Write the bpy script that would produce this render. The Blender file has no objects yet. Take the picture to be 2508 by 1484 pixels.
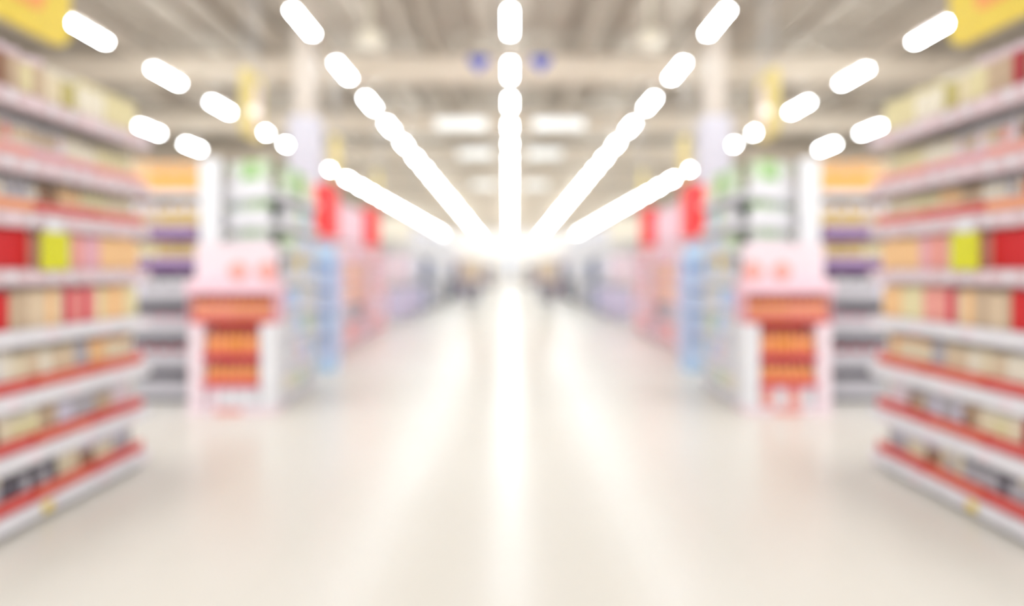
import bpy, bmesh, math, random
from mathutils import Vector, Matrix
random.seed(7)
sc = bpy.context.scene
C = sc.collection
PI = math.pi

# ------------------------------------------------------------------ camera
cam_d = bpy.data.cameras.new('camera')
cam = bpy.data.objects.new('camera', cam_d); C.objects.link(cam); sc.camera = cam
cam.location = (0, 0, 1.5); cam.rotation_euler = (PI / 2, 0, 0)
cam_d.sensor_width = 36.0; cam_d.lens = 24.0
cam_d.shift_x = 5 / 2508; cam_d.shift_y = -77 / 2508
cam_d.clip_end = 400
cam_d.dof.use_dof = True                       # the photograph is thrown far out of focus
cam_d.dof.focus_distance = 1.11
cam_d.dof.aperture_fstop = 0.67

# ------------------------------------------------------------------ light
TUBE = 62.0        # radiance of a fluorescent tube
DIM = 0.3         # radiance of the crosswise strip lights
world = bpy.data.worlds.new('world'); sc.world = world; world.use_nodes = True
bg = world.node_tree.nodes['Background']
bg.inputs[0].default_value = (0.95, 0.98, 1.0, 1); bg.inputs[1].default_value = 1.9
def area(name, loc, rot, sx, sy, power, col=(0.92, 0.97, 1.0)):
    l = bpy.data.lights.new(name, 'AREA'); l.shape = 'RECTANGLE'; l.size = sx; l.size_y = sy
    l.energy = power; l.color = col
    o = bpy.data.objects.new(name, l); C.objects.link(o); o.location = loc; o.rotation_euler = rot
    return o
# added area lights stand in for the unseen near tube rows, filling the floor
for i, x in enumerate((-7.9, -3.73, 0.0, 3.73, 7.9)):
    area('ceiling_fill_light', (x, 6.2, 6.0), (0, 0, 0), 0.5, 8.0, (175, 66, 38, 66, 175)[i])
area('back_wall_fill', (0, 88.5, 6.9), (PI / 2 - .35, 0, 0), 30, 0.6, 330)  # added wash, itself unseen, to brighten the far wall
sc.view_settings.view_transform = 'Standard'
sc.view_settings.look = 'None'
sc.view_settings.gamma = 1.0
sc.view_settings.use_curve_mapping = False
sc.view_settings.exposure = 0.79

# ------------------------------------------------------------------ materials
def lin(c):
    c = c / 255
    return c / 12.92 if c <= 0.04045 else ((c + 0.055) / 1.055) ** 2.4
COL = dict(
    white=(224, 223, 227), rail=(222, 219, 225), rail_pink_dim=(212, 188, 193), cream=(232, 218, 188), pale_cream=(238, 230, 212),
    tan=(200, 176, 148), brown=(150, 112, 88), grey=(186, 182, 188), dark_grey=(104, 98, 108), black=(60, 58, 64),
    red=(206, 22, 30), dark_red=(176, 44, 56), crimson=(206, 40, 78), orange_red=(214, 74, 42), orange=(240, 158, 84),
    deep_orange=(252, 166, 118), peach=(240, 196, 142), salmon=(234, 160, 148), pink=(240, 200, 212), pale_pink=(232, 212, 219), rose=(228, 172, 184),
    yellow=(232, 204, 70), yellow_green=(214, 212, 24), gold=(226, 184, 70), pale_yellow=(228, 217, 172),
    purple=(116, 62, 128), lavender=(218, 212, 228), violet=(204, 194, 220), green=(128, 186, 72), pale_green=(204, 220, 190),
    dark_green=(60, 92, 60), blue=(196, 208, 240), pale_blue=(196, 214, 244), sky_blue=(188, 216, 248), navy=(74, 84, 118), deep_blue=(60, 84, 190),
    blue_grey=(160, 170, 190), beige=(222, 200, 170), charcoal=(84, 80, 84), steel=(190, 190, 192), column=(196, 184, 172), olive=(196, 184, 120), ash=(128, 122, 128), soft_gold=(200, 170, 98), soft_orange=(236, 172, 92), soft_yellow=(224, 202, 116), bright_red=(244, 44, 46), wrapw=(204, 200, 210))
MATS = {}
def mat(name, rough=0.5, metal=0.0, var=0.04, scale=6.0):
    if name in MATS: return MATS[name]
    m = bpy.data.materials.new(name); m.use_nodes = True
    nt = m.node_tree; b = nt.nodes['Principled BSDF']
    r, g, bl = [lin(v) for v in COL[name]]
    n = nt.nodes.new('ShaderNodeTexNoise'); n.inputs['Scale'].default_value = scale; n.inputs['Detail'].default_value = 2
    tc = nt.nodes.new('ShaderNodeTexCoord'); nt.links.new(tc.outputs['Object'], n.inputs['Vector'])
    ramp = nt.nodes.new('ShaderNodeValToRGB')
    ramp.color_ramp.elements[0].position = 0.3; ramp.color_ramp.elements[1].position = 0.7
    ramp.color_ramp.elements[0].color = (r * (1 - var), g * (1 - var), bl * (1 - var), 1)
    ramp.color_ramp.elements[1].color = (min(1, r * (1 + var)), min(1, g * (1 + var)), min(1, bl * (1 + var)), 1)
    nt.links.new(n.outputs['Fac'], ramp.inputs['Fac']); nt.links.new(ramp.outputs['Color'], b.inputs['Base Color'])
    b.inputs['Roughness'].default_value = rough; b.inputs['Metallic'].default_value = metal
    MATS[name] = m
    return m
def emis(name, col, strength):
    m = bpy.data.materials.new(name); m.use_nodes = True; nt = m.node_tree
    b = nt.nodes['Principled BSDF']
    b.inputs['Base Color'].default_value = (0.9, 0.9, 0.9, 1)
    b.inputs['Emission Color'].default_value = (*col, 1); b.inputs['Emission Strength'].default_value = strength
    return m
M_TUBE = emis('tube_light', (0.90, 0.97, 1.0), TUBE)
M_DIM = emis('dim_tube_light', (0.95, 1.0, 0.93), DIM)

def floor_material():
    m = bpy.data.materials.new('vinyl_floor'); m.use_nodes = True; nt = m.node_tree; b = nt.nodes['Principled BSDF']
    tc = nt.nodes.new('ShaderNodeTexCoord')
    n = nt.nodes.new('ShaderNodeTexNoise'); n.inputs['Scale'].default_value = 0.35; n.inputs['Detail'].default_value = 4
    nt.links.new(tc.outputs['Object'], n.inputs['Vector'])
    br = nt.nodes.new('ShaderNodeTexBrick'); br.inputs['Scale'].default_value = 1.0; br.offset = 0
    br.inputs['Brick Width'].default_value = 0.6; br.inputs['Row Height'].default_value = 0.6; br.inputs['Mortar Size'].default_value = 0.003
    nt.links.new(tc.outputs['Object'], br.inputs['Vector'])
    r = nt.nodes.new('ShaderNodeValToRGB')
    r.color_ramp.elements[0].position = 0.3; r.color_ramp.elements[1].position = 0.7
    r.color_ramp.elements[0].color = (lin(227), lin(222), lin(213), 1)
    r.color_ramp.elements[1].color = (lin(231), lin(227), lin(219), 1)
    nt.links.new(n.outputs['Fac'], r.inputs['Fac'])
    mx = nt.nodes.new('ShaderNodeMix'); mx.data_type = 'RGBA'
    nt.links.new(br.outputs['Fac'], mx.inputs['Factor']); nt.links.new(r.outputs['Color'], mx.inputs['A'])
    mx.inputs['B'].default_value = (lin(224), lin(219), lin(208), 1)
    nt.links.new(mx.outputs['Result'], b.inputs['Base Color'])
    b.inputs['Roughness'].default_value = 0.25
    b.inputs['Specular IOR Level'].default_value = 0.18
    return m
def deck_material():
    m = bpy.data.materials.new('ceiling_deck'); m.use_nodes = True; nt = m.node_tree; b = nt.nodes['Principled BSDF']
    tc = nt.nodes.new('ShaderNodeTexCoord')
    n = nt.nodes.new('ShaderNodeTexNoise'); n.inputs['Scale'].default_value = 0.5; n.inputs['Detail'].default_value = 3
    nt.links.new(tc.outputs['Object'], n.inputs['Vector'])
    r = nt.nodes.new('ShaderNodeValToRGB')
    r.color_ramp.elements[0].color = (lin(162), lin(151), lin(138), 1)
    r.color_ramp.elements[1].color = (lin(184), lin(173), lin(160), 1)
    nt.links.new(n.outputs['Fac'], r.inputs['Fac']); nt.links.new(r.outputs['Color'], b.inputs['Base Color'])
    b.inputs['Roughness'].default_value = 0.7
    return m
def plain(name, rgb, rough=0.6):
    COL[name] = rgb
    return mat(name, rough, 0.0, 0.04, 0.8)

# ------------------------------------------------------------------ mesh helpers
def box(bm, x0, x1, y0, y1, z0, z1, bev=0.0, mi=0):
    x0, x1 = sorted((x0, x1)); y0, y1 = sorted((y0, y1)); z0, z1 = sorted((z0, z1))
    mt = Matrix.Translation(((x0 + x1) / 2, (y0 + y1) / 2, (z0 + z1) / 2)) @ Matrix.Diagonal((x1 - x0, y1 - y0, z1 - z0, 1))
    r = bmesh.ops.create_cube(bm, size=1, matrix=mt)
    fs = set(f for v in r['verts'] for f in v.link_faces)
    for f in fs: f.material_index = mi
    if bev:
        es = list(set(e for v in r['verts'] for e in v.link_edges))
        rr = bmesh.ops.bevel(bm, geom=es, offset=bev, segments=2, affect='EDGES', profile=0.5)
        for f in rr['faces']: f.material_index = mi
def prism(bm, pts, z0, z1, mi=0):
    lo = [bm.verts.new((x, y, z0)) for x, y in pts]; hi = [bm.verts.new((x, y, z1)) for x, y in pts]
    n = len(pts)
    fs = [bm.faces.new(lo[::-1]), bm.faces.new(hi)]
    for i in range(n): fs.append(bm.faces.new((lo[i], lo[(i + 1) % n], hi[(i + 1) % n], hi[i])))
    for f in fs: f.material_index = mi
def lathe(bm, prof, n=16, mi=0, sx=1.0, sy=1.0):
    rings = []
    for r, z in prof:
        rings.append([bm.verts.new((sx * r * math.cos(2 * PI * i / n), sy * r * math.sin(2 * PI * i / n), z)) for i in range(n)])
    fs = [bm.faces.new(rings[0][::-1]), bm.faces.new(rings[-1])]
    for a, b in zip(rings, rings[1:]):
        for i in range(n): fs.append(bm.faces.new((a[i], a[(i + 1) % n], b[(i + 1) % n], b[i])))
    for f in fs: f.material_index = mi; f.smooth = True
def rod(bm, a, b, r, n=8):
    a = Vector(a); b = Vector(b); d = b - a
    mt = Matrix.Translation((a + b) / 2) @ d.to_track_quat('Z', 'Y').to_matrix().to_4x4()
    bmesh.ops.create_cone(bm, cap_ends=True, segments=n, radius1=r, radius2=r, depth=d.length, matrix=mt)
def mesh(name, fn, *mats):
    bm = bmesh.new(); fn(bm); bmesh.ops.recalc_face_normals(bm, faces=bm.faces)
    me = bpy.data.meshes.new(name); bm.to_mesh(me); bm.free()
    for m in mats: me.materials.append(m)
    return me
def link(name, me, parent=None, loc=None, rz=0.0):
    o = bpy.data.objects.new(name, me); C.objects.link(o)
    if parent is not None: o.parent = parent
    if loc is not None: o.location = loc
    o.rotation_euler.z = rz
    return o
def obj(name, fn, mats, parent=None, label=None):
    if not isinstance(mats, (list, tuple)): mats = [mats]
    o = link(name, mesh(name, fn, *mats), parent)
    if label: o['label'] = label
    return o
def tag(o, label, cat, group=None):
    o['label'] = label; o['category'] = cat
    if group: o['group'] = group
    return o
def thing(name, label, cat, loc=(0, 0, 0), group=None, rz=0.0):
    o = link(name, None, None, loc, rz); o.empty_display_size = 0.1
    return tag(o, label, cat, group)
def struct(name, fn, mats):
    o = obj(name, fn, mats); o['kind'] = 'structure'; return o
def sb(s, x0, x1, y0, y1, z0, z1, bev=0.0, mi=0):
    return lambda bm: box(bm, s * x0, s * x1, y0, y1, z0, z1, bev, mi)
ORD = ['', 'first', 'second', 'third', 'fourth', 'fifth', 'sixth', 'seventh', 'eighth', 'ninth', 'tenth', 'eleventh', 'twelfth', 'thirteenth',
       'fourteenth', 'fifteenth', 'sixteenth', 'seventeenth', 'eighteenth', 'nineteenth', 'twentieth']
ORD += ['twenty-' + w for w in ORD[1:10]] + ['thirtieth'] + ['thirty-' + w for w in ORD[1:10]]
def nth(i): return ORD[i]

# ------------------------------------------------------------------ the building
CEIL = 7.6; YN, YF = -7.0, 92.0; WX = 19.0
struct('floor', lambda bm: box(bm, -WX, WX, YN, YF, -0.15, 0.0), floor_material())
def deck(bm):
    n = int(2 * WX / 0.9)
    for i in range(n):
        x = -WX + i * 0.9
        box(bm, x, x + 0.9, YN, YF, CEIL, CEIL + 0.1)
        box(bm, x + 0.15, x + 0.55, YN, YF, CEIL - 0.16, CEIL)
struct('ceiling', deck, deck_material())
M_WALL = plain('wall_paint', (240, 234, 228)); M_BEAM = plain('beam_paint', (228, 214, 196))
struct('wall_left', lambda bm: box(bm, -WX - 0.2, -WX, YN, YF, 0, CEIL), M_WALL)
struct('wall_right', lambda bm: box(bm, WX, WX + 0.2, YN, YF, 0, CEIL), M_WALL)
struct('wall_back', lambda bm: box(bm, -WX, WX, YF, YF + 0.2, 0, CEIL), M_WALL)
for i in range(13):
    y = 4.8 + 6.2 * i
    def beam(bm):
        box(bm, -WX, WX, y - 0.15, y + 0.15, 6.84, 6.90); box(bm, -WX, WX, y - 0.15, y + 0.15, 6.26, 6.32)
        box(bm, -WX, WX, y - 0.03, y + 0.03, 6.32, 6.84)
        box(bm, -WX, WX, y - 0.15, y + 0.15, 6.36, 6.80)
    struct('trim_%d' % (i + 1), beam, M_BEAM)
def purlins(bm, x):
    box(bm, x - 0.06, x + 0.06, YN, YF, 6.95, CEIL - 0.16)
M_PURL = plain('purlin_paint', (180, 168, 154))
k = 14
for x in (-15.2, -11.4, -9.5, -5.7, -1.87, 1.87, 5.7, 9.5, 11.4, 15.2):
    struct('trim_%d' % k, lambda bm: purlins(bm, x), M_PURL); k += 1

# ------------------------------------------------------------------ ceiling lights
M_HOUSE = mat('white', 0.4)
rows = {0.0: 'centre row', -3.73: 'first row left of centre', 3.73: 'first row right of centre', -7.9: 'second row left of centre',
        7.9: 'second row right of centre', -11.4: 'outermost left row', 11.4: 'outermost right row'}
L = 1.2
me_house = mesh('housing', lambda bm: box(bm, -0.022, 0.022, -L / 2 - 0.03, L / 2 + 0.03, 0.0, 0.06, 0.006), M_HOUSE)
def tube_bm(bm): 
    for dx in (-0.034, 0.034): rod(bm, (dx, -L / 2, -0.018), (dx, L / 2, -0.018), 0.019, 8)
me_tube = mesh('tube', tube_bm, M_TUBE)
def both_bm(bm):
    box(bm, -0.022, 0.022, -L / 2 - 0.03, L / 2 + 0.03, 0.0, 0.06, 0.0, 0)
    n0 = len(bm.faces); tube_bm(bm); bm.faces.ensure_lookup_table()
    for f in bm.faces[n0:]: f.material_index = 1
me_both = mesh('tube_light', both_bm, M_HOUSE, M_TUBE)
for x, rn in rows.items():
    k0 = 3 if abs(x) > 11 else 0
    k1 = {0: 27, 3: 27, 7: 24, 11: 15}[int(abs(x))]
    ks = [3.15, 4.15, 12.5] if abs(x) > 11 else range(k0, k1)
    for j, k in enumerate(ks):
        y = 12.3 + 2.95 * k + (0.45 if int(abs(x)) == 7 else 0)
        o = None
        if k < 14:
            o = thing('tube_light', '', 'ceiling light', (x, y, 6.0), 'tube lights in the ' + rn)
            link('housing', me_house, o); link('tube', me_tube, o)
        else:
            o = link('tube_light', me_both, None, (x, y, 6.0))
        tag(o, 'bright white tube light in the %s, %s from its near end' % (rn, nth(j + 1)), 'ceiling light', 'tube lights in the ' + rn)
    t = thing('light_rail', 'long thin cream rail carrying the %s of tube lights' % rn, 'light rail', (x, 0, 6.06), 'light rails')
    y0, y1 = (-2.0 if k0 == 0 else 20.0), 12.3 + 2.95 * (k1 - 1) + 1.0
    obj('rail', lambda bm: box(bm, -0.02, 0.02, y0, y1, 0.001, 0.05), M_BEAM, t)
    for i in range(13):
        y = 4.8 + 6.2 * i
        if y0 < y < y1: obj('hanger', lambda bm: rod(bm, (0, y, 0.05), (0, y, 0.2), 0.012, 6), M_BEAM, t)
# crosswise pale strip lights
for side, s in (('left', -1), ('right', 1)):
    for j, (y, x0, x1) in enumerate(((22.0, 0.75, 2.42), (27.5, 0.72, 2.1), (37.5, 0.75, 2.1))):
        t = thing('strip_light', 'dim white strip light lying crosswise %s of the centre row, %s from the camera' % (side, nth(j + 1)),
                  'ceiling light', (0, y, 6.1), 'crosswise strip lights')
        obj('housing', sb(s, x0, x1, -0.09, 0.09, 0.27, 0.33, 0.01), M_HOUSE, t)
        obj('diffuser', sb(s, x0 + 0.03, x1 - 0.03, -0.14, 0.14, 0.0, 0.27, 0.05), M_DIM, t)
        for xx in (x0 + 0.3, x1 - 0.3):
            obj('hanger', lambda bm: rod(bm, (s * xx, 0, 0.33), (s * xx, 0, 1.5), 0.01, 6), M_BEAM, t)
    # blue pointed sign, pale dome
    t = thing('hanging_sign', 'small dark blue pointed sign hanging beside the centre row on the %s' % side, 'sign', (s * 0.68, 14.8, 5.82), 'small blue pointed signs')
    def tri(bm):
        vs = [(-0.21, 0.0, 0.34), (0.21, 0.0, 0.34), (0.21, 0.0, 0.22), (0.0, 0.0, 0.0), (-0.21, 0.0, 0.22)]
        a = [bm.verts.new((x, -0.03, z)) for x, _, z in vs]; b = [bm.verts.new((x, 0.03, z)) for x, _, z in vs]
        bm.faces.new(a); bm.faces.new(b[::-1])
        for i in range(5): bm.faces.new((a[i], b[i], b[(i + 1) % 5], a[(i + 1) % 5]))
    obj('panel', tri, mat('deep_blue'), t)
    obj('hanger', lambda bm: rod(bm, (0, 0, 0.34), (0, 0, 1.7), 0.008, 6), M_BEAM, t)
    t = thing('ceiling_fan_vent', 'pale round vent high under the dark deck, %s side' % side, 'vent', (s * 2.95, 14.4, 6.25), 'round ceiling vents')
    obj('drum', lambda bm: lathe(bm, [(0.16, 0.0), (0.26, 0.08), (0.28, 0.24), (0.2, 0.34), (0.06, 0.4)], 20), mat('pale_cream'), t)
    obj('duct', lambda bm: rod(bm, (0, 0, 0.4), (0, 0, 1.2), 0.05, 10), mat('pale_cream'), t)

    # yellow hanging signs above the side aisles
    where = ['nearest, in the top corner', 'second from the camera', 'third from the camera', 'farthest']
    for j, (yc, w, h, zb) in enumerate(((5.42, 1.5, 1.25, 3.5), (10.6, 0.8, 1.05, 3.55), (15.7, 0.62, 1.0, 3.6), (20.6, 0.62, 0.9, 3.65))):
        t = thing('hanging_sign', 'yellow hanging aisle sign on the %s, %s' % (side, where[j]), 'sign', (s * 4.0, yc, zb), 'yellow hanging aisle signs')
        def plate(bm, hw=w / 2, hh=h, tk=0.03, y0=0.0, z0=0.0, r=0.16):
            pts = []
            for cx, cz, a0 in ((hw - r, r, -90), (hw - r, hh - r, 0), (-hw + r, hh - r, 90), (-hw + r, r, 180)):
                for q in range(5):
                    a = math.radians(a0 + q * 22.5); pts.append((cx + r * math.cos(a) + y0, cz + r * math.sin(a) + z0))
            A = [bm.verts.new((-tk, y, z)) for y, z in pts]; B = [bm.verts.new((tk, y, z)) for y, z in pts]
            bm.faces.new(A); bm.faces.new(B[::-1])
            for i in range(len(pts)): bm.faces.new((A[i], B[i], B[(i + 1) % len(pts)], A[(i + 1) % len(pts)]))
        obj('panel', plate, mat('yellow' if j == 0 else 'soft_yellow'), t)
        if j == 0:
            obj('print', lambda bm: plate(bm, 0.40, 0.9, 0.036, 0.0, 0.2, 0.1), mat('orange'), t, 'orange printed field')
        elif j == 1:
            obj('print', lambda bm: plate(bm, 0.11, 0.8, 0.036, 0.14, 0.1, 0.08), mat('pale_pink'), t, 'pale pink printed strip')
        for dy in (-w / 2 + 0.15, w / 2 - 0.15):
            obj('wire', lambda bm: rod(bm, (0, dy, h), (0, dy, CEIL - zb - 0.16), 0.006, 6), mat('steel'), t)
    # small round pale lamp beyond the second sign
    t = thing('globe_lamp', 'small round pinkish lamp hanging by the second yellow sign, %s side' % side, 'lamp', (s * 3.55, 9.5, 3.73), 'small round lamps')
    bmx = lambda bm: bmesh.ops.create_uvsphere(bm, u_segments=16, v_segments=10, radius=0.07)
    COLW = emis('globe_glow_' + side, (1.0, 0.74, 0.62), 0.45)
    obj('globe', bmx, COLW, t)
    obj('cord', lambda bm: rod(bm, (0, 0, 0.07), (0, 0, 3.7), 0.006, 6), mat('steel'), t)
    # column
    t = thing('column', 'tall pale square column rising to the ceiling behind the %s end display' % side, 'column', (s * 4.12, 13.8, 0), 'columns')
    obj('shaft', sb(1, -0.2, 0.2, -0.2, 0.2, 0, CEIL - 0.16, 0.03), mat('column', 0.6), t)
    obj('banner_wrap', sb(1, -0.29, 0.29, -0.29, 0.29, 3.0, 4.6, 0.05), mat('wrapw'), t, 'white wrap around the column')

# ------------------------------------------------------------------ products
PCACHE = {}
def lathe_me(key, prof, m, n=14, sx=1.0, sy=1.0):
    if key not in PCACHE: PCACHE[key] = mesh(key[0], lambda bm: lathe(bm, prof, n, 0, sx, sy), m)
    return PCACHE[key]
def box_me(key, dims, m, bev):
    if key not in PCACHE: PCACHE[key] = mesh(key[0], lambda bm: box(bm, *dims, bev), m)
    return PCACHE[key]
WORD = {'pale_cream': 'pale cream', 'dark_grey': 'dark grey', 'dark_red': 'dark red', 'orange_red': 'orange-red', 'deep_orange': 'deep orange',
        'pale_pink': 'pale pink', 'yellow_green': 'yellow-green', 'pale_yellow': 'pale yellow', 'pale_green': 'pale green', 'dark_green': 'dark green',
        'pale_blue': 'pale blue', 'sky_blue': 'sky blue', 'deep_blue': 'deep blue', 'soft_gold': 'dull gold', 'soft_orange': 'orange', 'soft_yellow': 'pale yellow', 'blue_grey': 'blue-grey'}
def word(c): return WORD.get(c, c)
def product(kind, col, acc, w, h, loc, rz, label, cat, group, parts=True):
    """one product with its parts; its front looks along local -Y"""
    w = round(w, 3); h = round(h, 3); r = w * 0.46
    loc = Vector(loc) + Vector((0, 0, 0.0015))
    t = thing(kind, label, cat, loc, group, rz)
    m, a = mat(col), mat(acc)
    K = (w, h, col)
    if kind == 'bottle':
        link('body', lathe_me(('body', 'b') + K, [(r * .92, 0), (r, .01), (r, h * .62), (r * .8, h * .74), (r * .38, h * .82), (r * .34, h * .88)], m), t)
        link('cap', lathe_me(('cap', 'b', w, h, acc), [(r * .42, h * .86), (r * .42, h), (r * .3, h + .002)], a), t)
        link('wrap_label', lathe_me(('wrap_label', w, h, acc), [(r * 1.02, h * .2), (r * 1.02, h * .5)], a), t)
    elif kind == 'jar':
        link('body', lathe_me(('body', 'j') + K, [(r * .9, 0), (r, .012), (r, h * .74), (r * .86, h * .84)], m), t)
        link('lid', lathe_me(('lid', w, h, acc), [(r * .92, h * .84), (r * .92, h * .98), (r * .85, h)], a), t)
    elif kind == 'carton':
        link('body', box_me(('body', 'c') + K, (-w / 2, w / 2, -w * .4, w * .4, 0, h), m, 0.004), t)
        link('printed_panel', box_me(('printed_panel', w, h, acc), (-w * .36, w * .36, -w * .4 - .003, -w * .4 + .01, h * .68, h * .92), a, 0.001), t)
    elif kind == 'wrapped_pack':
        link('body', box_me(('body', 'w') + K, (-w / 2, w / 2, -w * .36, w * .36, 0, h), m, 0.02), t)
        link('band', box_me(('band', w, h, acc), (-w * .51, w * .51, -w * .37, w * .37, h * .42, h * .58), a, 0.004), t)
    elif kind == 'pouch':
        key = ('body', 'p') + K
        if key not in PCACHE:
            def pb(bm):
                rings = []
                for q, (tw, td) in enumerate(((.44, .20), (.5, .26), (.5, .24), (.47, .12), (.46, .02))):
                    z = h * (0, .12, .5, .85, 1)[q]
                    rings.append([bm.verts.new((w * tw * cx, w * td * cy, z)) for cx, cy in ((-1, -.3), (-.6, -1), (.6, -1), (1, -.3), (1, .3), (.6, 1), (-.6, 1), (-1, .3))])
                bm.faces.new(rings[0][::-1]); bm.faces.new(rings[-1])
                for A, B in zip(rings, rings[1:]):
                    for i in range(8): bm.faces.new((A[i], A[(i + 1) % 8], B[(i + 1) % 8], B[i])).smooth = True
            PCACHE[key] = mesh('body', pb, m)
        link('body', PCACHE[key], t)
        link('seal', box_me(('seal', w, h, acc), (-w * .46, w * .46, -.006, .006, h * .93, h * 1.02), a, 0.001), t)
    return t
CATS = {'wrapped_pack': 'pack', 'bottle': 'bottle', 'jar': 'jar', 'carton': 'box', 'pouch': 'packet'}
def stock(p0, p1, z, rz, segs, tail, group):
    """products side by side from p0 (counted first) to p1; segs = (from, to, kind, [colours], accent, width, height)"""
    p0 = Vector((*p0, z)); p1 = Vector((*p1, z)); D = (p1 - p0).length; u = (p1 - p0) / D
    n = 0
    for a, b, kind, cols, acc, w, h in segs:
        cnt = max(1, int(round((b - a) * D / w)))
        step = (b - a) * D / cnt
        for i in range(cnt):
            n += 1
            col = cols[int(i * len(cols) / cnt)] if isinstance(cols, tuple) or (len(cols) <= 3 and cnt > 6) else random.choice(cols)
            hh = h * random.choice((0.95, 1.0, 1.0))
            loc = p0 + u * (a * D + step * (i + .5))
            product(kind, col, acc, step * 0.94, hh, loc, rz, '%s %s %s, %s from %s' % (word(col), CATS[kind] if kind != 'carton' else 'carton', tail[0], nth(n), tail[1]), CATS[kind], group)
    return n
def tray(s, y0, y1, z, col, label, x=2.855, x1=3.05):
    t = thing('display_tray', label, 'tray', (s * x, (y0 + y1) / 2, z + .001), 'cardboard trays on the foreground racks')
    h = 0.092; L2 = (y1 - y0) / 2 - 0.004
    def f(bm):
        box(bm, 0, s * 0.008, -L2, L2, 0, h); box(bm, 0, s * (x1 - x), -L2, L2, 0, 0.004)
        box(bm, s * (x1 - x - 0.006), s * (x1 - x), -L2, L2, 0, h * 0.6)
    obj('body', f, mat(col), t)
    obj('printed_strip', sb(s, -0.002, 0.002, -L2 * .9, L2 * .9, h * .6, h * .8), mat('salmon'), t)

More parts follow.
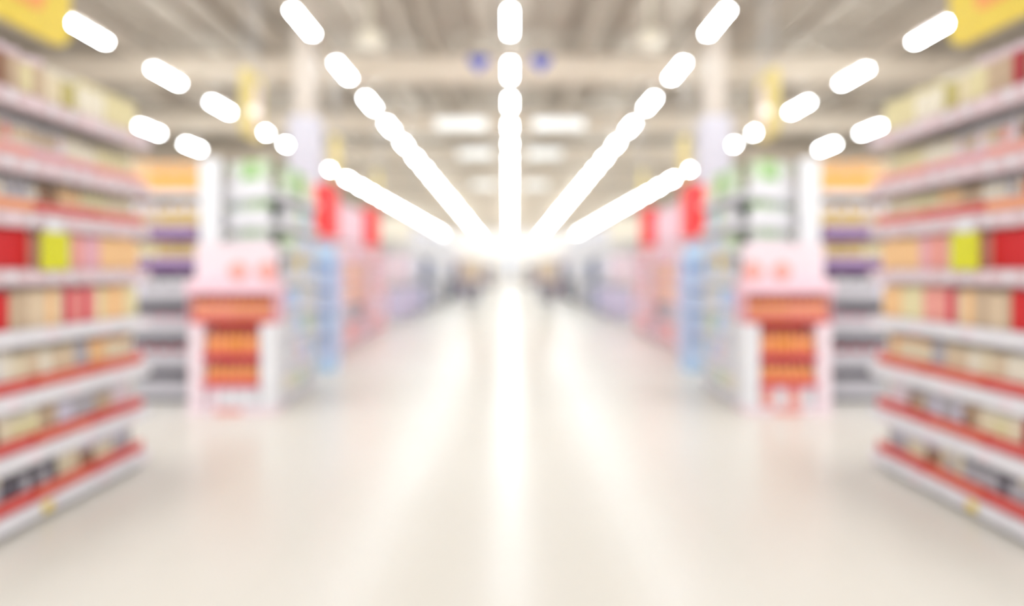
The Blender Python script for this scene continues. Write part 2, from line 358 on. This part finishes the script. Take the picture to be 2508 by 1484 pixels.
# depth of a shelf position whose picture column is px (front of the racks at x = 2.86)
def yd(px): return 2.86 * 1672 / (1249 - px)
Y0, Y1 = 3.55, 5.32
def near_rack(side, s):
    T = thing('gondola_shelf', 'tall white eight-tier shelf rack in the %s foreground' % side, 'shelf rack', (s * 2.8, 4.4, 0), 'foreground shelf racks')
    def P(name, f, m, parent=None, label=None):
        o = obj(name, f, m, parent or T, label)
        if parent is None or parent is T: o.matrix_parent_inverse = Matrix.Translation((-s * 2.8, -4.4, 0))
        return o
    P('back_panel', sb(s, 3.36, 3.40, 3.45, Y1 + .02, 0.05, 2.75), mat('pale_cream'))
    P('plinth', sb(s, 2.90, 3.36, 3.45, Y1, 0.0, 0.08), mat('grey'))
    for y in (3.47, 4.42, Y1 - 0.02): P('upright', sb(s, 3.31, 3.36, y - .02, y + .02, 0.05, 2.75), mat('rail'))
    P('end_panel', sb(s, 2.95, 3.40, Y1, Y1 + .025, 0.05, 2.58, .006), mat('pale_cream'))
    Z = [0.105, 0.44, 0.78, 1.145, 1.495, 1.83, 2.145, 2.515]
    for i, z in enumerate(Z):
        b = P('shelf', sb(s, 2.83, 3.31, 3.45, Y1, z - 0.03, z, .003), mat('rail'))
        c = obj('price_rail', sb(s, 2.80, 2.83, 3.45, Y1, z - 0.078 if z > .2 else z - .07, z + 0.022, .005), mat('rail' if i < 4 else 'rail_pink_dim'), b)  # upper rails take a duller pink, their weaker light put into the colour
        # short printed price strips along the rail
        k = 0; y = 3.62
        while y < Y1 - 0.1:
            obj('price_ticket', sb(s, 2.796, 2.80, y, y + 0.07, z - 0.05, z), mat(('white' if i < 4 else 'rail') if (k + i) % 3 else 'pale_pink'), c)
            y += 0.155 + 0.02 * ((k * 7 + i) % 3); k += 1
    ff = lambda px: (Y1 - yd(px)) / (Y1 - Y0)          # fraction counted from the far end
    R = {}
    # bottom to top: (from px, to px, kind, colours, accent, w, h), px given near -> far
    R[0] = [(-80, 25, 'jar', ['pale_pink', 'grey'], 'cream', .085, .22), (25, 160, 'jar', ['dark_grey', 'grey'], 'charcoal', .085, .21),
            (160, 215, 'jar', ['cream', 'beige', 'grey'], 'pale_cream', .08, .22), (215, 335, 'jar', ['grey', 'cream', 'brown'], 'lavender', .08, .21)]
    R[1] = [(-80, 15, 'jar', ['dark_red', 'brown'], 'dark_red', .08, .23), (15, 115, 'jar', ['pale_yellow', 'cream'], 'pale_cream', .10, .22),
            (115, 160, 'jar', ['brown', 'tan'], 'tan', .08, .22), (160, 250, 'jar', ['grey', 'lavender'], 'grey', .08, .23),
            (250, 290, 'jar', ['tan', 'brown'], 'grey', .08, .22), (290, 335, 'jar', ['pale_pink'], 'white', .09, .22)]
    R[2] = [(-80, 60, 'pouch', ['pale_cream', 'white'], 'pale_cream', .11, .24), (60, 205, 'pouch', ['pale_cream', 'beige', 'cream'], 'cream', .11, .23),
            (205, 240, 'pouch', ['grey'], 'grey', .09, .22), (240, 335, 'pouch', ['peach', 'cream'], 'orange', .10, .23)]
    R[3] = [(-80, 18, 'carton', ['red'], 'dark_red', .09, .25), (18, 155, 'carton', ['peach', 'tan', 'beige'], 'salmon', .085, .24),
            (155, 235, 'carton', ['salmon', 'crimson'], 'red', .08, .25), (235, 335, 'carton', ['peach', 'pale_yellow'], 'gold', .09, .25)]
    R[4] = [(-80, 62, 'carton', ['red'], 'dark_red', .10, .26), (62, 175, 'carton', ['salmon', 'beige'], 'crimson', .09, .24),
            (175, 242, 'carton', ['salmon', 'rose'], 'crimson', .09, .25), (242, 335, 'carton', ['peach'], 'orange', .09, .25)]
    R[5] = [(-80, 12, 'bottle', ['orange_red', 'tan'], 'red', .07, .24), (12, 115, 'bottle', ['pale_cream', 'grey', 'beige'], 'white', .07, .23),
            (115, 165, 'bottle', ['tan', 'brown'], 'tan', .07, .22), (165, 335, 'bottle', ['cream', 'pale_yellow', 'peach'], 'pale_cream', .075, .24)]
    R[6] = [(-80, 30, 'bottle', ['tan', 'brown'], 'cream', .07, .24), (30, 180, 'bottle', ['pale_pink', 'beige', 'tan', 'salmon'], 'white', .07, .25),
            (180, 335, 'bottle', ['pale_yellow', 'pale_cream'], 'cream', .08, .25)]
    R[7] = [(-80, 20, 'jar', ['dark_red', 'brown'], 'pale_pink', .09, .27), (20, 110, 'jar', ['olive', 'tan', 'pale_yellow'], 'pale_pink', .09, .27),
            (110, 190, 'jar', ['olive', 'cream', 'pale_yellow'], 'pale_cream', .09, .26), (190, 335, 'jar', ['pale_yellow', 'pale_cream'], 'pale_yellow', .11, .26)]
    lv = ['bottom', 'second', 'third', 'fourth', 'fifth', 'sixth', 'seventh', 'top']
    for i, segs in R.items():
        out = []
        for a, b, *rest in reversed(segs): out.append((max(0, ff(b)), min(1, ff(a)), *rest))
        x = 2.93 if i in (0, 1, 2, 5, 6) else 2.885
        stock((s * x, Y1), (s * x, Y0), Z[i] + (0.0045 if i in (0, 1, 2, 5, 6) else 0), -PI / 2 if s < 0 else PI / 2, out,
              ('on the %s shelf of the %s foreground rack' % (lv[i], side), 'far end'), 'goods on the %s shelf of the %s foreground rack' % (lv[i], side))
    for i, cols in ((0, ['red', 'orange_red', 'red']), (1, ['red', 'orange_red', 'red']), (2, ['orange_red', 'orange_red', 'red']),
                    (5, ['orange_red', 'red', 'orange']), (6, ['salmon', 'rose', 'salmon'])):
        ys = [Y1 - 0.01, 4.68, 4.1, 3.55]
        for q in range(3):
            tray(s, ys[q + 1], ys[q], Z[i], cols[q], 'shallow %s tray on the %s shelf of the %s foreground rack, %s from far end' % (word(cols[q]), lv[i], side, nth(q + 1)))
    # big yellow promotion card under the sixth rail, small yellow tag on the bottom rail
    t = thing('price_card', 'large yellow-green price card hanging in front of the %s foreground rack' % side, 'sign', (s * 2.775, 4.17, 1.49), 'large yellow price cards')
    obj('card', sb(s, 0.0, 0.006, -0.125, 0.125, 0.02, 0.25), mat('yellow_green'), t)
    obj('clip', sb(s, -0.004, 0.02, -0.07, 0.07, 0.25, 0.34), mat('white'), t, 'clear white clip')
    t = thing('price_tag', 'small yellow price tag on the bottom rail of the %s foreground rack' % side, 'tag', (s * 2.792, 4.13, 0.05), 'small yellow price tags')
    obj('card', sb(s, 0, 0.004, -0.04, 0.04, 0.0, 0.06), mat('yellow'), t)

def perp_rack(side, s):
    yb = 7.84
    T = thing('gondola_shelf', 'face-on grey shelf rack with purple and yellow goods between %s foreground rack and end display' % side, 'shelf rack', (s * 4.1, yb, 0), 'side aisle shelf racks')
    inv = Matrix.Translation((-s * 4.1, -yb, 0))
    def P(name, f, m):
        o = obj(name, f, m, T); o.matrix_parent_inverse = inv; return o
    X0, X1 = 3.58, 4.75
    P('back_panel', sb(s, X0, X1, yb + .48, yb + .52, 0.05, 2.45), mat('dark_grey'))
    P('plinth', sb(s, X0, X1, yb + .06, yb + .48, 0, .07), mat('black'))
    for x in (X0 + .02, X1 - .02): P('upright', sb(s, x - .02, x + .02, yb + .42, yb + .48, .05, 2.45), mat('steel'))
    Z = [0.11, 0.44, 0.82, 1.21, 1.57, 1.93, 2.42]
    RC = ['grey', 'grey', 'grey', 'grey', 'purple', 'purple', 'rail']
    for i, z in enumerate(Z):
        b = P('shelf', sb(s, X0, X1, yb + .02, yb + .46, z - .03, z, .003), mat('steel'))
        obj('price_rail', sb(s, X0, X1, yb, yb + .02, z - .06, z + .01, .004), mat(RC[i]), b)
    segs = [(['grey', 'steel'], 'grey', .17, .15), (['grey', 'rail'], 'dark_red', .17, .20), (['grey', 'steel'], 'rose', .17, .20),
            (['grey', 'lavender'], 'rail', .17, .22), (['soft_gold', 'pale_yellow', 'soft_gold'], 'tan', .16, .26), (['soft_gold', 'tan', 'soft_gold'], 'lavender', .16, .37), (('soft_orange', 'soft_orange', 'peach', 'tan', 'salmon'), 'tan', .2, .36)]
    lv = ['bottom', 'second', 'third', 'fourth', 'fifth', 'sixth', 'top']
    for i, (cols, acc, w, h) in enumerate(segs):
        stock((s * X0, yb + .11), (s * X1, yb + .11), Z[i], 0, [(0, 1, 'carton', cols, acc, w, h)],
              ('on the %s shelf of the %s side-aisle rack' % (lv[i], side), 'aisle end'), 'cartons on the %s shelf of the %s side-aisle rack' % (lv[i], side))

def purple_trays(side, s, yb=7.84):
    for nme, z in (('fifth', 1.57), ('sixth', 1.93)):
        for q in range(2):
            t = thing('display_tray', 'long purple tray on the %s shelf of the %s side-aisle rack, %s' % (nme, side, ('nearer the aisle', 'farther from the aisle')[q]), 'tray',
                      (s * (3.88 + .585 * q), yb + .024, z + .001), 'purple trays on the side-aisle racks')
            obj('front', sb(1, -.28, .28, 0, .006, 0, .10), mat('purple'), t)
            obj('printed_strip', sb(1, -.26, .26, -.002, 0, .03, .07), mat('violet'), t)
def end_rack(side, s):
    T = thing('end_shelf', 'white rack with slanted end shelves of green and white packs, %s side' % side, 'shelf rack', (s * 2.95, 8.3, 0), 'end racks')
    inv = Matrix.Translation((-s * 2.95, -8.3, 0))
    def P(name, f, m):
        o = obj(name, f, m, T); o.matrix_parent_inverse = inv; return o
    poly = [(3.39, 8.02), (2.62, 7.52), (2.5, 7.64), (2.5, 8.95), (3.39, 8.95)]
    inner = [(3.38, 8.05), (2.64, 7.57), (2.54, 7.68), (2.54, 8.93), (3.38, 8.93)]
    P('core_panel', sb(s, 2.95, 3.2, 8.3, 8.95, .05, 2.55), mat('dark_green'))
    P('side_panel', sb(s, 3.33, 3.57, 7.84, 7.9, 0, 2.80, .01), mat('white'))
    P('back_panel', sb(s, 2.56, 3.42, 8.95, 8.98, 0, 2.6, .005), mat('pale_cream'))
    P('plinth', lambda bm: prism(bm, [(s * x, y) for x, y in inner], 0, .08), mat('grey'))
    Z = [.12, .40, .74, 1.08, 1.40, 1.72, 2.04, 2.37]
    for i, z in enumerate(Z):
        b = P('shelf', lambda bm: prism(bm, [(s * x, y) for x, y in inner], z - .03, z), mat('rail'))
        def rail(bm):
            for (xa, ya), (xb, yb2) in zip(poly[:3], poly[1:4]):
                d = Vector((xb - xa, yb2 - ya)).normalized(); n = Vector((-d.y, d.x)) * .012
                prism(bm, [(s * xa, ya), (s * xb, yb2), (s * (xb - n.x), yb2 - n.y), (s * (xa - n.x), ya - n.y)], z - .06, z + .015)
        obj('price_rail', rail, mat('rail'), b)
        if z > 1.7:
            def lip(bm):
                prism(bm, [(s * 3.375, 8.028), (s * 2.66, 7.563), (s * 2.652, 7.576), (s * 3.367, 8.041)], z + .001, z + .17)
            obj('front_lip', lip, mat('white'), b)
    lv = ['bottom', 'second', 'third', 'fourth', 'fifth', 'sixth', 'seventh', 'top']
    cs = [['pale_cream', 'pale_green', 'white'], ['white', 'pale_pink', 'pale_blue'], ['white', 'pale_blue', 'pale_green'], ['pale_blue', 'white'],
          ['white', 'pale_cream', 'pale_blue'], ['pale_green', 'white', 'pale_blue'], ['white', 'pale_green', 'pale_blue'], ['pale_green', 'green', 'pale_cream']]
    ac = ['gold', 'pale_blue', 'sky_blue', 'green', 'pale_yellow', 'pale_green', 'white', 'green']
    for i in range(8):
        h = [.20, .25, .25, .24, .24, .24, .25, .34][i]
        stock((s * 2.61, 7.80), (s * 2.61, 8.88), Z[i], -PI / 2 if s < 0 else PI / 2, [(0, 1, 'pouch', cs[i], ac[i], .16, h)],
              ('on aisle side of %s shelf, %s end rack' % (lv[i], side), 'the front'), 'packs on the aisle side of the %s end rack' % side)
        if i > 3:
            cg = {4: ('white', 'pale_pink'), 5: ('grey', 'green', 'green', 'pale_green'), 6: ('blue_grey', 'pale_green', 'green', 'green'), 7: ('rail', 'rail', 'green', 'green', 'pale_green')}[i]
            ang = math.atan2(-(8.02 - 7.52), (3.39 - 2.62))
            stock((s * 3.30, 8.09), (s * 2.74, 7.73), Z[i], (ang if s < 0 else -ang), [(0, 1, 'carton', cg, 'pale_green', .13, {4: .24, 5: .27, 6: .27, 7: .40}[i])],
                  ('on slanted front of %s shelf, %s end rack' % (lv[i], side), 'outer end'), 'cartons on the slanted front of the %s end rack' % side)
    t = thing('price_tag', 'round yellow price tag on the aisle side of the %s end rack' % side, 'tag', (s * 2.485, 8.08, 1.56), 'round yellow price tags')
    obj('card', lambda bm: bmesh.ops.create_cone(bm, cap_ends=True, segments=20, radius1=.09, radius2=.09, depth=.01,
        matrix=Matrix.Translation((0, 0, .06)) @ Matrix.Rotation(PI / 2, 4, 'Y')), mat('yellow'), t)

def promo_stand(side, s):
    xc, yf = 2.93, 7.15
    T = thing('promotion_stand', 'pink and white cardboard stand of orange bottles before the %s end rack' % side, 'display stand', (s * xc, yf, 0), 'cardboard promotion stands')
    B = lambda x0, x1, y0, y1, z0, z1, bev=0.0: sb(1, x0, x1, y0, y1, z0, z1, bev)
    bs = obj('base', B(-.46, .46, 0, .36, 0, .07, .01), mat('pale_pink'), T)
    obj('printed_patch', B(-.16, .12, -.003, .01, .008, .062), mat('salmon'), bs)
    for a in (-1, 1):
        obj('side_pillar', B(min(a * .30, a * .45), max(a * .30, a * .45), .02, .34, .07, .97, .02), mat('pale_pink' if a == s else 'white'), T)
        obj('side_panel', B(min(a * .44, a * .455), max(a * .44, a * .455), .02, .34, .97, 1.27), mat('rose'), T)
    obj('back_panel', B(-.30, .30, .30, .34, .07, .96), mat('dark_red'), T)
    obj('upper_back_panel', B(-.435, .435, .30, .34, .99, 1.27), mat('crimson'), T)
    obj('upper_tray', B(-.45, .45, .01, .34, .955, .99, .005), mat('crimson'), T)
    for z in (.34, .63): 
        sh = obj('shelf', B(-.30, .30, .03, .30, z - .02, z), mat('dark_red'), T)
        obj('shelf_lip', B(-.30, .30, .01, .03, z - .055, z + .005), mat('crimson'), sh)
    obj('tray', B(-.47, .47, -.01, .36, 1.27, 1.40, .01), mat('pink'), T)
    hd = obj('header', B(-.44, .44, .16, .19, 1.40, 1.80, .01), mat('pale_pink'), T)
    for cx in (.02, .33):
        obj('printed_spot', lambda bm: bmesh.ops.create_cone(bm, cap_ends=True, segments=20, radius1=.10, radius2=.10, depth=.02,
            matrix=Matrix.Translation((-s * cx, .155, 1.50)) @ Matrix.Rotation(PI / 2, 4, 'X')), mat('salmon'), hd, 'salmon red printed spot')
    lv = ['bottom', 'lower', 'middle', 'upper']
    for i, (z, kind, cols, acc, w, h) in enumerate(((.07, 'pouch', ['white', 'pale_pink', 'salmon', 'white'], 'pale_yellow', .15, .23), (.34, 'bottle', ['deep_orange'], 'orange', .085, .2),
                                                 (.63, 'bottle', ['deep_orange', 'orange', 'deep_orange'], 'orange', .085, .25), (.99, 'bottle', ['deep_orange', 'orange'], 'salmon', .085, .25))):
        hw = .42 if i == 3 else .28
        stock((s * (xc + hw), yf + .07), (s * (xc - hw), yf + .07), z, 0, [(0, 1, kind, cols, acc, w, h)],
              ('on the %s tier of the %s promotion stand' % (lv[i], side), 'outer end'), 'goods on the %s promotion stand' % side)
    # tall blue stand further down the aisle
    x0 = 2.82
    T = thing('promotion_stand', 'tall light blue cardboard stand beyond the end rack on the %s' % side, 'display stand', (s * x0, 10.2, 0), 'light blue stands')
    obj('base', B(-.2, .2, 0, .34, 0, .2, .01), mat('sky_blue'), T, 'paler blue base')
    for a in (-1, 1): obj('side_panel', B(a * .2 - .01, a * .2 + .01, 0, .34, .2, 1.75), mat('blue'), T)
    obj('back_panel', B(-.19, .19, .32, .34, .2, 1.75), mat('blue'), T)
    obj('header', B(-.21, .21, -.01, .03, 1.62, 1.92, .01), mat('sky_blue'), T)
    for z in (.22, .56, .90, 1.24): obj('shelf', B(-.19, .19, 0, .32, z - .02, z + .0), mat('blue'), T)
    for i, z in enumerate((.22, .56, .90, 1.24)):
        stock((s * (x0 + .18), 10.28), (s * (x0 - .18), 10.28), z, 0, [(0, 1, 'carton', ['pale_blue', 'blue'], 'sky_blue' if i % 2 else 'blue', .12, .28)],
              ('on the %s tier of the %s blue stand' % (lv[i], side), 'outer end'), 'cartons on the %s light blue stand' % side)

def pink_racks(side, s):
    nm = ['nearest', 'middle', 'farthest']
    for u in range(3):
        a, b = 11.1 + 2.2 * u, 13.3 + 2.2 * u - .03
        T = thing('gondola_shelf', 'pink shelf rack of rosy packs on the %s, %s of three' % (side, nm[u]), 'shelf rack', (s * 3.15, (a + b) / 2, 0), 'pink shelf racks')
        inv = Matrix.Translation((-s * 3.15, -(a + b) / 2, 0))
        def P(name, f, m):
            o = obj(name, f, m, T); o.matrix_parent_inverse = inv; return o
        P('back_panel', sb(s, 3.60, 3.63, a, b, .05, 2.05), mat('pink'))
        for y in (a, b): P('end_panel', sb(s, 3.18, 3.6, y - .012, y + .012, .02, 2.05), mat('pink'))
        P('plinth', sb(s, 3.22, 3.6, a + .012, b - .012, 0, .08), mat('pale_pink'))
        Z = [.12, .52, .92, 1.32, 1.72]
        for i, z in enumerate(Z):
            q = P('shelf', sb(s, 3.17, 3.6, a + .012, b - .012, z - .03, z), mat('pale_pink'))
            obj('price_rail', sb(s, 3.15, 3.17, a, b, z - .05, z + .01), mat('pink'), q)
            cols = [['pink', 'rose', 'pale_pink'], ['salmon', 'rose', 'grey'], ['rose', 'salmon', 'pink'], ['pink', 'lavender', 'rose'], ['pink', 'salmon', 'pale_pink']][(i + u) % 5]
            if u == 1 and i == 1: cols = ['grey', 'dark_grey', 'salmon']
            if u == 1 and i in (2, 3): cols = ['peach', 'salmon', 'tan']
            stock((s * 3.27, a + .02), (s * 3.27, b - .02), z, -PI / 2 if s < 0 else PI / 2, [(0, 1, 'wrapped_pack', cols, 'pale_pink', .26, .31)],
                  ('on %s shelf of the %s pink %s rack' % (['bottom', 'second', 'third', 'fourth', 'top'][i], nm[u], side), 'near end'), 'packs on the %s pink racks' % side)
    for j, (ya, yb, z0, z1, c) in enumerate(((11.3, 12.0, 2.05, 2.95, 'lavender'), (15.45, 16.25, 2.05, 2.95, 'pale_pink'))):
        t = thing('topper_sign', 'red sign standing on top of the %s pink rack, %s side' % (('nearest', 'farthest')[j], side), 'sign', (s * (3.12, 3.22)[j], (ya + yb) / 2, 2.052), 'red signs above the pink racks')
        obj('panel', sb(1, -.12, .12, -(yb - ya) / 2, (yb - ya) / 2, .03, z1 - z0, .02), mat('bright_red'), t)
        obj('foot', sb(1, -.14, .14, -.2, .2, 0, .03), mat('pale_pink'), t)
        if j == 0:
            t = thing('topper_sign', 'long pink board between the two red signs above the %s pink racks' % side, 'sign', (s * 3.3, 13.65, 2.052), 'long pink boards')
            obj('panel', sb(1, -.1, .1, -1.35, 1.35, .03, .75, .02), mat('pink'), t)
            obj('foot', sb(1, -.14, .14, -.2, .2, 0, .03), mat('pale_pink'), t)

# garments on racks
GC = {}
def garment_me(col, h, w):
    k = (col, h, w)
    if k not in GC:
        def f(bm):
            secs = [(0, .5, .045), (h * .25, .46, .04), (h * .6, .44, .045), (h * .82, .5, .04), (h * .93, .42, .03), (h, .12, .02)]
            rings = []
            for z, ww, d in secs:
                rings.append([bm.verts.new((w * ww * math.cos(a), d * math.sin(a) * (1 + .25 * math.cos(6 * a)), z)) for a in [2 * PI * i / 16 for i in range(16)]])
            bm.faces.new(rings[0][::-1]); bm.faces.new(rings[-1])
            for A, B in zip(rings, rings[1:]):
                for i in range(16): bm.faces.new((A[i], A[(i + 1) % 16], B[(i + 1) % 16], B[i])).smooth = True
            for a in (-1, 1):   # sleeves
                box(bm, a * w * .40, a * w * .56, -.03, .03, h * .42, h * .86, .02)
        GC[k] = mesh('body', f, mat(col, 0.8))
    return GC[k]
def hanger_bm(bm):
    rod(bm, (-.16, 0, -.02), (0, 0, .03), .006, 6); rod(bm, (.16, 0, -.02), (0, 0, .03), .006, 6); rod(bm, (0, 0, .03), (0, 0, .075), .005, 6)
ME_HANGER = mesh('hanger', hanger_bm, mat('steel'))
def clothes_rack(side, s, x, y0, y1, upper, lower, which, w=.5):
    T = thing('clothes_rack', 'two-tier clothes rack %s' % which, 'clothes rack', (s * x, (y0 + y1) / 2, 0), 'clothes racks')
    Ln = (y1 - y0) / 2
    for y in (-Ln, Ln):
        obj('post', lambda bm: rod(bm, (0, y, .03), (0, y, 2.12), .02, 10), mat('steel'), T)
        obj('foot', sb(1, -.25, .25, y - .025, y + .025, 0, .04, .008), mat('steel'), T)
    for z, nme in ((2.1, 'upper'), (1.1, 'lower')):
        obj('rail', lambda bm: rod(bm, (0, -Ln, z), (0, Ln, z), .014, 8), mat('steel'), T)
        cols = upper if nme == 'upper' else lower
        n = int((y1 - y0 - .2) / .2)
        for i in range(n):
            col = cols[i * len(cols) // n]
            o = thing('garment', '%s garment, %s bar, clothes rack %s, %s from camera' % (word(col), nme, which, nth(i + 1)), 'clothes',
                      (s * x, y0 + .1 + (i + .5) * (y1 - y0 - .2) / n, z - .96), 'garments on the %s clothes racks' % side, random.uniform(-.12, .12))
            link('body', garment_me(col, .88, w), o)
            link('hanger', ME_HANGER, o, (0, 0, .87))
def clothes(side, s):
    data = [(19.2, ['pale_pink', 'lavender'], ['violet', 'lavender']), (21.8, ['white', 'lavender'], ['violet', 'violet']), (24.4, ['navy', 'blue_grey'], ['blue_grey', 'lavender']),
            (27.0, ['white', 'lavender'], ['grey', 'dark_grey']), (30.2, ['white', 'pale_pink', 'white'], ['white', 'charcoal']), (33.4, ['white', 'navy'], ['charcoal', 'navy']), (37.0, ['navy', 'grey'], ['navy', 'charcoal'])]
    for j, (y, up, lo) in enumerate(data):
        clothes_rack(side, s, 3.25 if j < 4 else 3.1, y, y + 1.8, up, lo, '%s in the %s row' % (nth(j + 1), side))
    clothes_rack(side, s, 1.68, 30.0, 31.0, ['beige', 'cream'], ['ash', 'blue_grey'], 'out in the %s aisle' % side, .7)
    clothes_rack(side, s, 1.75, 58.0, 59.0, ['ash'], ['ash', 'tan'], 'far down the %s aisle' % side, .8)
    # whitish board above the first clothes racks
    t = thing('hanging_sign', 'large pale creamy-white board above the %s clothes racks' % side, 'sign', (s * 3.6, 21.5, 2.5), 'pale boards above the clothes')
    obj('panel', sb(1, -.5, .5, -.04, .04, 0, .7, .02), mat('pale_cream'), t)
    for a in (-.4, .4): obj('wire', lambda bm: rod(bm, (a, 0, .7), (a, 0, CEIL - 2.5 - .1), .008, 6), mat('steel'), t)
    t = thing('glow_board', 'long pale board standing in for the pinkish glow above the farther %s clothes racks' % side, 'sign', (s * 3.45, 33.0, 2.35), 'added glow boards above the clothes')  # pale board added to give the pinkish-white glow over the racks
    obj('panel', sb(1, -.06, .06, -9, 9, 0, .8, .02), mat('rail'), t)
    for a in (-8, -4, 0, 4, 8): obj('wire', lambda bm: rod(bm, (0, a, .8), (0, a, CEIL - 2.35 - .17), .008, 6), mat('steel'), t)
    # far pale racks
    for u in range(5):
        a = 41.0 + u * 9.0; b = a + 6.0
        T = thing('gondola_shelf', 'far pale shelf rack beyond the clothes on the %s, %s of five' % (side, nth(u + 1)), 'shelf rack', (s * 3.15, a, 0), 'far pale shelf racks')
        obj('back_panel', sb(s, .45, .5, 0, b - a, 0, 2.3), mat('pale_pink'), T)
        for y in (0, b - a): obj('end_panel', sb(s, 0, .45, y - .02, y + .02, 0, 2.3), mat('pale_pink'), T)
        for i, z in enumerate((.15, .9, 1.6)):
            obj('shelf', sb(s, 0, .45, .02, b - a - .02, z - .06, z), mat('rail'), T)
            for q in range(4):
                col = random.choice(['pale_pink', 'rose', 'lavender', 'beige', 'white'])
                me = box_me(('far_carton', col), (-.19, .19, -.6, .6, 0, .5), mat(col), .02)
                o = link('wrapped_pack', me, None, (s * 3.37, a + .65 + q * 1.56, z + .002))
                tag(o, '%s pack on %s shelf of the %s far %s rack, %s from camera' % (word(col), ['bottom', 'middle', 'top'][i], nth(u + 1), side, nth(q + 1)), 'pack', 'packs on the far %s racks' % side)

for side, s in (('left', -1), ('right', 1)):
    near_rack(side, s); perp_rack(side, s); purple_trays(side, s); end_rack(side, s); promo_stand(side, s); pink_racks(side, s); clothes(side, s)
# pale blue banner at the very end of the aisle
t = thing('wall_banner', 'narrow pale blue banner on the far back wall at aisle centre', 'banner', (0, YF - .05, 0.6))
obj('panel', sb(1, -.3, .3, -.02, .02, .1, 3.4), mat('pale_blue'), t)
obj('rod', lambda bm: rod(bm, (-.6, 0, 3.4), (.6, 0, 3.4), .04, 8), mat('steel'), t)
